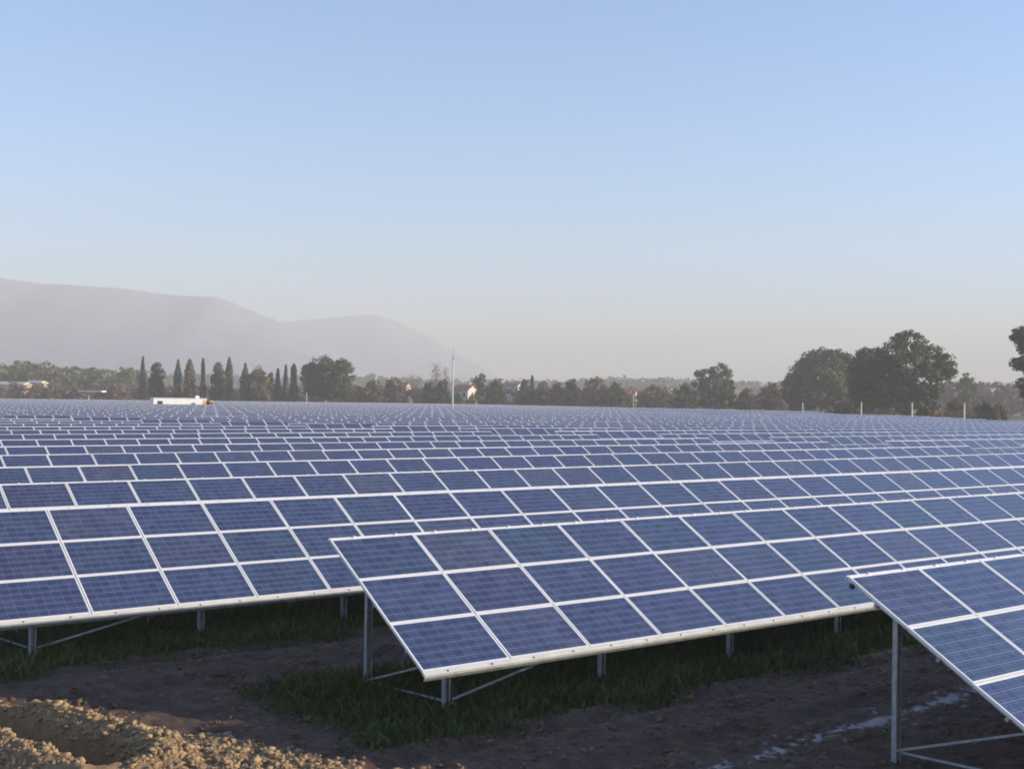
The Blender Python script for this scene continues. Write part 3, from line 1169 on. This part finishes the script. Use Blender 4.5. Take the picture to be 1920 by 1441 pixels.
px_tree('cedar_tree', 'broad dark conifer between the first two cypresses', 295, 676, 28, 336, 'pineleaf', clumps=150, nl=8)
px_tree('poplar_tree', 'yellowish narrow tree in the middle of the cypress row', 356, 676, 22, 334, 'autumn', 'cypress')
px_tree('bushy_tree', 'broad bushy green tree touching the tall blunt cypress', 411, 680, 30, 330, 'oliveleaf', clumps=150, nl=8)
px_tree('brown_tree', 'rounded brown tree behind the bluish cypress', 484, 688, 46, 336, 'autumn', clumps=170)
px_tree('small_tree', 'small dark tree in the gap right of the brown tree', 507, 695, 16, 340, 'pineleaf', clumps=70, nl=6)
for (pts, x, lab) in (
        ([(606, 682, 22, 15, 0), (592, 696, 18, 14, 1), (618, 696, 20, 16, -1), (604, 714, 26, 18, 0), (612, 732, 24, 16, 1)], 606, 'tallest tree of the dark pine clump left of the pole'),
        ([(641, 688, 18, 13, 0), (646, 702, 18, 16, 1), (634, 716, 20, 18, -1), (644, 734, 20, 14, 0)], 641, 'right hand tree of the dark pine clump'),
        ([(582, 692, 12, 10, 0), (578, 706, 12, 14, 1), (586, 722, 14, 16, 0)], 582, 'small left tree of the dark pine clump')):
    big_tree('umbrella_pine', lab, x, 325, pts, 'pineleaf', trunk_h=7.5, trunk_r=0.34, clumps=190, per=30, leaf=0.30, clump_r=0.9, limbs=2, group='pine clump')

# single trees that stand out along the hedges in the middle
for (x, y, w, d, mt, kd, lab) in (
        (700, 709, 40, 350, 'autumn', 'round', 'dull olive brown tree just right of the pine clump'),
        (738, 707, 46, 356, 'russet', 'round', 'reddish brown rounded tree left of the small pink roofed house'),
        (775, 701, 44, 362, 'twig', 'bare', 'bare grey brown tree behind the small pink roofed house'),
        (803, 716, 26, 345, 'pineleaf', 'round', 'low dark evergreen left of the bare poplars'),
        (818, 678, 26, 380, 'twig', 'bare', 'tall bare poplar standing left of the pole'),
        (836, 690, 22, 384, 'twig', 'bare', 'bare poplar nearly touching the pole on its left'),
        (830, 711, 26, 345, 'pineleaf', 'round', 'dark evergreen at the foot of the pole'),
        (898, 701, 38, 350, 'pineleaf', 'round', 'dark pointed evergreen right of the white house'),
        (930, 708, 40, 356, 'oliveleaf', 'round', 'olive green tree between the white house and the red roofed house'),
        (984, 711, 22, 350, 'pineleaf', 'round', 'narrow dark tree right of the red roofed house'),
        (998, 707, 13, 352, 'cypress', 'cypress', 'lone slim cypress in the middle hedge'),
        (1018, 714, 34, 358, 'twig', 'round', 'grey leafless looking bush right of the lone slim cypress'),
        (1044, 716, 28, 350, 'russet', 'round', 'russet tree in the middle of the hedge'),
        (1071, 707, 30, 352, 'oliveleaf', 'round', 'taller olive green tree right of the russet one'),
        (1116, 706, 52, 350, 'autumn', 'round', 'broad brownish green tree, widest in the middle hedge'),
        (1155, 716, 40, 346, 'oliveleaf', 'round', 'low green tree left of the pinkish hut'),
        (1222, 722, 40, 380, 'autumn', 'round', 'low brownish tree right of the pinkish hut'),
        (1284, 718, 44, 340, 'oliveleaf', 'round', 'low green tree touching the lone spreading tree'),
        (1400, 728, 50, 330, 'autumn', 'round', 'low brown green tree right of the lone spreading tree'),
        (1446, 716, 56, 320, 'autumn', 'round', 'brownish tree left of the dome shaped tree')):
    px_tree('cypress_tree' if kd == 'cypress' else 'bare_tree' if kd == 'bare' else 'hedge_tree', lab, x, y, w, d, mt, kd, group='trees along the hedges') if kd != 'round' else px_tree('hedge_tree', lab, x, y, w, d, mt, kd, group='trees along the hedges', clumps=130, per=20)
for (x, y, w, d, mt, lab) in ((1850, 752, 44, 215, 'pineleaf', 'dark low bush right of the rightmost fence post'), (1872, 758, 30, 220, 'russet', 'reddish low bush next to the dark one'),
                              (1590, 752, 50, 232, 'autumn', 'pale brown bush under the dome shaped tree'), (859, 735, 22, 338, 'oliveleaf', 'olive bush hiding the left foot of the white house'), (884, 741, 20, 338, 'autumn', 'brown bush hiding the right foot of the white house'), (1792, 748, 40, 238, 'russet', 'rusty bush at the right foot of the largest oak')):
    px_tree('bush', lab, x, y, w, d, mt, 'round', clumps=90, per=22, leaf=0.2, cat='bush')


# woods and hedges that read as one mass
def wood(name, label, spans, mat, d0, d1, leaf, dens, jitter=7):
    """spans: (x0, x1, y0, y1) skyline pieces of the wood; crowns fill the land between d0 and d1."""
    lobes = []
    for (x0, x1, y0, y1) in spans:
        n = max(2, int((x1 - x0) / 17))
        for i in range(n * 2):
            t = (i / 2 + rng.random() * 0.7) / n
            d = d0 + (d1 - d0) * rng.random()
            px = x0 + (x1 - x0) * t
            py = y0 + (y1 - y0) * t + abs(rng.normal(0, jitter))
            p = at(px, py, d)
            h = max(p[2], 2.5)
            r = h * (0.26 + 0.22 * rng.random())
            lobes.append((p[0], d, h - r * 0.7, r, r, r * 0.75))
            lobes.append((p[0] + rng.normal(0, r * 0.4), d + rng.normal(0, 1.5), h * 0.45, r * 1.15, r, h * 0.36))
    P, O = crown_points(lobes, int(len(lobes) * dens), 16, (d0 + d1) / 2 * 0.0032, 0.55)
    P[:, 2] = np.abs(P[:, 2])
    V, F = leaf_quads(P, leaf, O)
    o_ = link(name, raw_mesh(name, V, F, M[mat]))
    return tag(o_, label, 'wood', kind='stuff')


wood('woodland', 'rounded grey green wood below the mountain on the left', [(-260, -20, 690, 684), (-20, 60, 684, 678), (60, 120, 680, 690), (120, 180, 688, 692), (180, 262, 694, 690)], 'oliveleaf', 430, 520, 0.85, 11, 3)
wood('woodland', 'brown bushes in front of the left wood', [(-120, 70, 716, 716), (70, 270, 714, 716), (270, 520, 722, 724), (500, 700, 722, 724)], 'russet', 345, 400, 0.45, 9, 6)
wood('hedgerow', 'long brownish hedge behind the field in the middle', [(640, 860, 722, 724), (880, 1010, 724, 724), (1010, 1300, 722, 728), (1290, 1490, 736, 740)], 'autumn', 352, 390, 0.45, 9, 7)
wood('woodland', 'far bluish wood behind the middle hedge', [(-60, 420, 706, 704), (420, 700, 708, 706), (660, 840, 708, 712), (840, 960, 712, 714), (960, 1140, 714, 712), (1140, 1300, 710, 712), (1300, 1480, 714, 716)], 'pineleaf', 950, 1150, 1.8, 9, 3)
wood('woodland', 'grey brown wood behind the right hand fence posts', [(1470, 1640, 728, 724), (1740, 1800, 722, 716), (1800, 1900, 720, 716), (1900, 2080, 716, 712)], 'twig', 380, 450, 0.6, 12, 4)
wood('hedgerow', 'low scrub along the right edge of the field', [(1560, 1700, 760, 764), (1740, 1830, 766, 768)], 'autumn', 228, 246, 0.28, 8, 4)


# ------------------------------------------------------------------ buildings
def house(name, label, x, ytop, d, width, depth, rz, wall, roof, storeys=2, wins=3, roof_h=1.4, eave=0.35, cat='house', door=True, chimney=True):
    p = at(x, ytop, d)
    H = p[2]
    hw = H - roof_h
    root = empty(name, (p[0], d, 0), rz)
    tag(root, label, cat)
    b = MB()
    w2, d2 = width / 2, depth / 2
    b.bx(-w2, w2, -d2, d2, -0.3, hw)
    b.add([(-w2, -d2, hw), (-w2, d2, hw), (-w2, 0, H - 0.06), (w2, -d2, hw), (w2, d2, hw), (w2, 0, H - 0.06)], [(0, 2, 1), (3, 4, 5)])
    b.build('wall', M[wall], root)
    b = MB()
    k_ = roof_h / d2
    for s_ in (-1, 1):
        ye, ze = s_ * (d2 + eave), hw - eave * k_
        V = [(-w2 - eave, ye, ze), (w2 + eave, ye, ze), (w2 + eave, 0, H), (-w2 - eave, 0, H)]
        V += [(a[0], a[1], a[2] + 0.16) for a in V]
        b.add(V, [(0, 1, 2, 3), (4, 7, 6, 5), (0, 4, 5, 1), (1, 5, 6, 2), (2, 6, 7, 3), (3, 7, 4, 0)])
    rf = b.build('roof', M[roof], root)
    if chimney:
        b = MB()
        b.bx(w2 * 0.3, w2 * 0.3 + 0.6, 0.5, 1.1, H - 0.9, H + 0.7)
        b.bx(w2 * 0.3 - 0.08, w2 * 0.3 + 0.68, 0.42, 1.18, H + 0.7, H + 0.82)
        b.build('chimney', M[wall], rf)
    sh = hw / storeys
    for st in range(storeys):
        for side, n, span in ((0, wins, width), (1, max(1, wins - 1), depth)):
            for i in range(n):
                u = (i + 0.5) / n * span - span / 2
                if st == 0 and side == 0 and i == n // 2 and door:
                    b = MB()
                    b.bx(u - 0.5, u + 0.5, -d2 - 0.04, -d2 + 0.04, 0, 2.1)
                    dr = b.build('door', M['wood'], root)
                    b = MB()
                    b.bx(u + 0.34, u + 0.40, -d2 - 0.09, -d2 - 0.041, 1.0, 1.12)
                    b.build('handle', M['galv'], dr)
                    continue
                z0 = st * sh + sh * 0.34
                z1 = z0 + min(1.35, sh * 0.5)
                b, g = MB(), MB()
                if side == 0:
                    g.bx(u - 0.42, u + 0.42, -d2 - 0.02, -d2 + 0.02, z0, z1)
                    for q in ((u - 0.5, u - 0.42, z0, z1), (u + 0.42, u + 0.5, z0, z1), (u - 0.5, u + 0.5, z1, z1 + 0.08), (u - 0.56, u + 0.56, z0 - 0.1, z0)):
                        b.bx(q[0], q[1], -d2 - 0.07, -d2 + 0.03, q[2], q[3])
                else:
                    g.bx(w2 - 0.02, w2 + 0.02, u - 0.42, u + 0.42, z0, z1)
                    for q in ((u - 0.5, u - 0.42, z0, z1), (u + 0.42, u + 0.5, z0, z1), (u - 0.5, u + 0.5, z1, z1 + 0.08), (u - 0.56, u + 0.56, z0 - 0.1, z0)):
                        b.bx(w2 - 0.03, w2 + 0.07, q[0], q[1], q[2], q[3])
                wo = g.build('window', M['glass'], root)
                b.build('frame', M['white'], wo)
    return root


house('house', 'white two storey house with terracotta roof right of the tall pole', 872, 722, 347, 5.0, 5.2, R(-28), 'plaster', 'terracotta', 2, 2, 1.3)
house('house', 'small pale house with red roof left of the lone slim cypress', 963, 716, 372, 4.4, 4.2, R(-20), 'plaster', 'terracotta', 2, 1, 0.9, chimney=False)
house('house', 'small pink roofed house half hidden by trees left of the bare poplars', 756, 717, 374, 4.4, 4.2, R(-25), 'plaster', 'terracotta', 2, 1, 1.0, chimney=False)
house('hut', 'little pinkish hut beside a thin pale post', 1184, 729, 372, 3.0, 3.2, R(-15), 'pink', 'terracotta', 1, 1, 0.8, cat='hut', chimney=False)
house('farmhouse', 'pale farm building far off among the trees right of the pinkish hut', 1246, 724, 600, 7.5, 6, R(-20), 'cream', 'terracotta', 2, 3, 1.4)
house('farmhouse', 'cream building peeping out left of the lone spreading tree', 1302, 736, 376, 3.4, 3.4, R(-25), 'cream', 'roofgrey', 1, 1, 0.8, chimney=False)
house('farmhouse', 'pale far building between the lone tree and the dome shaped tree', 1392, 724, 800, 10, 6, R(-15), 'cream', 'terracotta', 2, 3, 1.4)
house('barn', 'long low whitish farm shed at the left picture edge', 2, 716, 392, 18, 7, R(-6), 'cream', 'roofgrey', 1, 5, 0.9, cat='shed', chimney=False)
house('barn', 'smaller cream shed just right of the long whitish one', 70, 714, 402, 5.0, 5, R(-12), 'cream', 'roofgrey', 1, 2, 0.7, cat='shed', chimney=False)

# the white prefabricated cabin in the field
p = at(335, 747, 214)
cabin = empty('site_cabin', (p[0], 214, 0), R(30))
tag(cabin, 'long flat white cabin standing among the far panels on the left', 'cabin')
b = MB()
b.bx(-4.7, 4.7, -1.2, 1.2, 0.15, p[2])
b.build('wall', M['white'], cabin)
b = MB()
b.bx(-4.8, 4.8, -1.3, 1.3, p[2], p[2] + 0.1)
rf = b.build('roof', M['white'], cabin)
b = MB()
b.bx(3.0, 3.6, -0.3, 0.3, p[2] + 0.1, p[2] + 0.55)
b.build('ventilator', M['white'], rf)
for x0, x1, z0, z1, nm in ((-4.0, -3.1, p[2] - 1.15, p[2] - 0.45, 'window'), (0.2, 1.1, 0.15, 2.1, 'door'), (2.4, 3.3, 0.15, 2.1, 'door')):
    b = MB()
    b.bx(x0, x1, -1.24, -1.19, z0, z1)
    w_ = b.build(nm, M['glass'] if nm == 'window' else M['white'], cabin)
    b = MB()
    if nm == 'window':
        b.bx(x0 - 0.08, x1 + 0.08, -1.26, -1.2, z0 - 0.1, z0 - 0.02)
        b.build('sill', M['white'], w_)
    else:
        b.bx(x1 - 0.15, x1 - 0.08, -1.29, -1.245, 1.05, 1.2)
        b.build('handle', M['dark'], w_)

# a yellow digger parked beside the cabin
p = at(393, 750, 216)
dig = empty('wheeled_digger', (p[0], 216, 0), R(78))
tag(dig, 'yellow site vehicle parked at the right end of the white cabin', 'digger')
b = MB()
b.bx(-1.6, 1.7, -0.55, 0.55, 0.75, 1.5)
b.bx(0.5, 1.65, -0.5, 0.5, 1.5, 2.0)
b.build('body', M['yellow'], dig)
b = MB()
b.bx(-0.9, 0.4, -0.6, 0.6, 2.75, 2.88)
for sx in (-0.85, 0.3):
    for sy in (-0.55, 0.5):
        b.bx(sx, sx + 0.08, sy, sy + 0.06, 1.5, 2.75)
cb = b.build('cab', M['yellow'], dig)
b = MB()
b.bx(-0.82, 0.34, -0.5, 0.5, 1.55, 2.7)
b.build('window', M['glass'], cb)
for sx, rw in ((-1.0, 0.62), (1.1, 0.48)):
    for sy in (-0.75, 0.75):
        b = MB()
        b.tube([(sx, sy - 0.17, rw), (sx, sy + 0.17, rw)], [rw, rw], 16)
        w_ = b.build('wheel', M['tyre'], dig)
        b = MB()
        b.tube([(sx, sy - 0.19, rw), (sx, sy + 0.19, rw)], [rw * 0.5, rw * 0.5], 12)
        b.build('rim', M['yellow'], w_)
b = MB()
b.bar((-1.5, 0, 1.2), (-2.0, 0, 3.0), 0.22, 0.3)
b.bar((-2.0, 0, 3.0), (-2.9, 0, 1.6), 0.18, 0.24)
b.build('boom', M['yellow'], dig)
b = MB()
b.bx(1.9, 2.3, -0.95, 0.95, 0.3, 0.95)
b.bar((1.3, 0.4, 1.2), (2.0, 0.4, 0.7), 0.14, 0.16)
b.bar((1.3, -0.4, 1.2), (2.0, -0.4, 0.7), 0.14, 0.16)
b.build('bucket', M['yellow'], dig)

# white canopy on a post
p = at(172, 732, 286)
can = empty('canopy', (p[0], 286, 0), R(-3))
tag(can, 'flat white canopy on a pale post beyond the panels on the left', 'canopy')
b = MB()
b.bx(-2.9, 3.0, -1.4, 1.4, p[2] - 0.3, p[2])
b.build('canopy_roof', M['white'], can)
for sx in (-0.75,):
    b = MB()
    b.tube([(sx, 0, -0.3), (sx, 0, p[2] - 0.3)], [0.14, 0.12], 10)
    b.build('post', M['concrete'], can)
b = MB()
b.bar((-0.75, 0, p[2] - 1.0), (1.4, 0, p[2] - 0.3), 0.08, 0.1)
b.build('brace', M['galv'], can)

# the tall pole in the field
p = at(850, 650, 222)
pole = empty('pole', (p[0], 222, 0))
tag(pole, 'tall white pole standing in the field in front of the bare poplars', 'pole')
H = p[2]
b = MB()
b.tube([(0, 0, -0.3), (0, 0, 3), (0, 0, H - 2.6)], [0.20, 0.18, 0.12], 12)
b.build('shaft', M['concrete'], pole, True)
b = MB()
b.tube([(0, 0, H - 2.6), (0, 0, H)], [0.09, 0.03], 8)
b.build('mast', M['galv'], pole, True)
b = MB()
b.bx(-0.3, 0.3, -0.3, 0.3, -0.2, 0.25)
b.build('footing', M['concrete'], pole)

# pale concrete posts along the field edge
for (x, yt, d, lab) in ((1505, 755, 262, 'concrete fence post in front of the dome shaped tree'), (1615, 754, 222, 'concrete fence post in front of the dark oak left of the largest tree'),
                        (1710, 755, 196, 'concrete fence post in front of the largest oak'), (1808, 756, 178, 'rightmost concrete fence post, in front of the grey wood'),
                        (575, 737, 250, 'thin pale post in front of the pine clump'), (1188, 738, 270, 'thin pale post in front of the pinkish hut')):
    p = at(x, yt, d)
    root = empty('fence_post', (p[0], d, 0), R(42))
    tag(root, lab, 'post', 'pale posts at the field edge')
    w_ = 0.085 if x > 1400 else 0.055
    b = MB()
    b.bx(-w_, w_, -w_, w_, -0.3, p[2])
    b.add([(-w_, -w_, p[2]), (w_, -w_, p[2]), (w_, w_, p[2]), (-w_, w_, p[2]), (0, 0, p[2] + 0.08)], [(0, 1, 4), (1, 2, 4), (2, 3, 4), (3, 0, 4)])
    b.build('shaft', M['concrete'], root)
    b = MB()
    for zz in (0.6, 1.2, 1.8):
        b.bx(-w_ - 0.02, w_ + 0.02, -w_ - 0.02, -w_ - 0.002, zz, zz + 0.05)
    b.build('wire_clip', M['galv'], root)

# ------------------------------------------------------------------ haze
hz_mat = bpy.data.materials.new('haze_air')
hz_mat.use_nodes = True
hn = hz_mat.node_tree
hn.nodes.clear()
ho = hn.nodes.new('ShaderNodeOutputMaterial')
hv = hn.nodes.new('ShaderNodeVolumePrincipled')
hv.inputs['Color'].default_value = (0.70, 0.685, 0.68, 1)
hv.inputs['Density'].default_value = 0.00072
hv.inputs['Anisotropy'].default_value = 0.0
hn.links.new(hv.outputs[0], ho.inputs['Volume'])
b = MB()
b.bx(-LAND - 200, LAND + 200, -LAND - 200, LAND + 200, -6, 222)
tag(b.build('haze', hz_mat), kind='stuff')
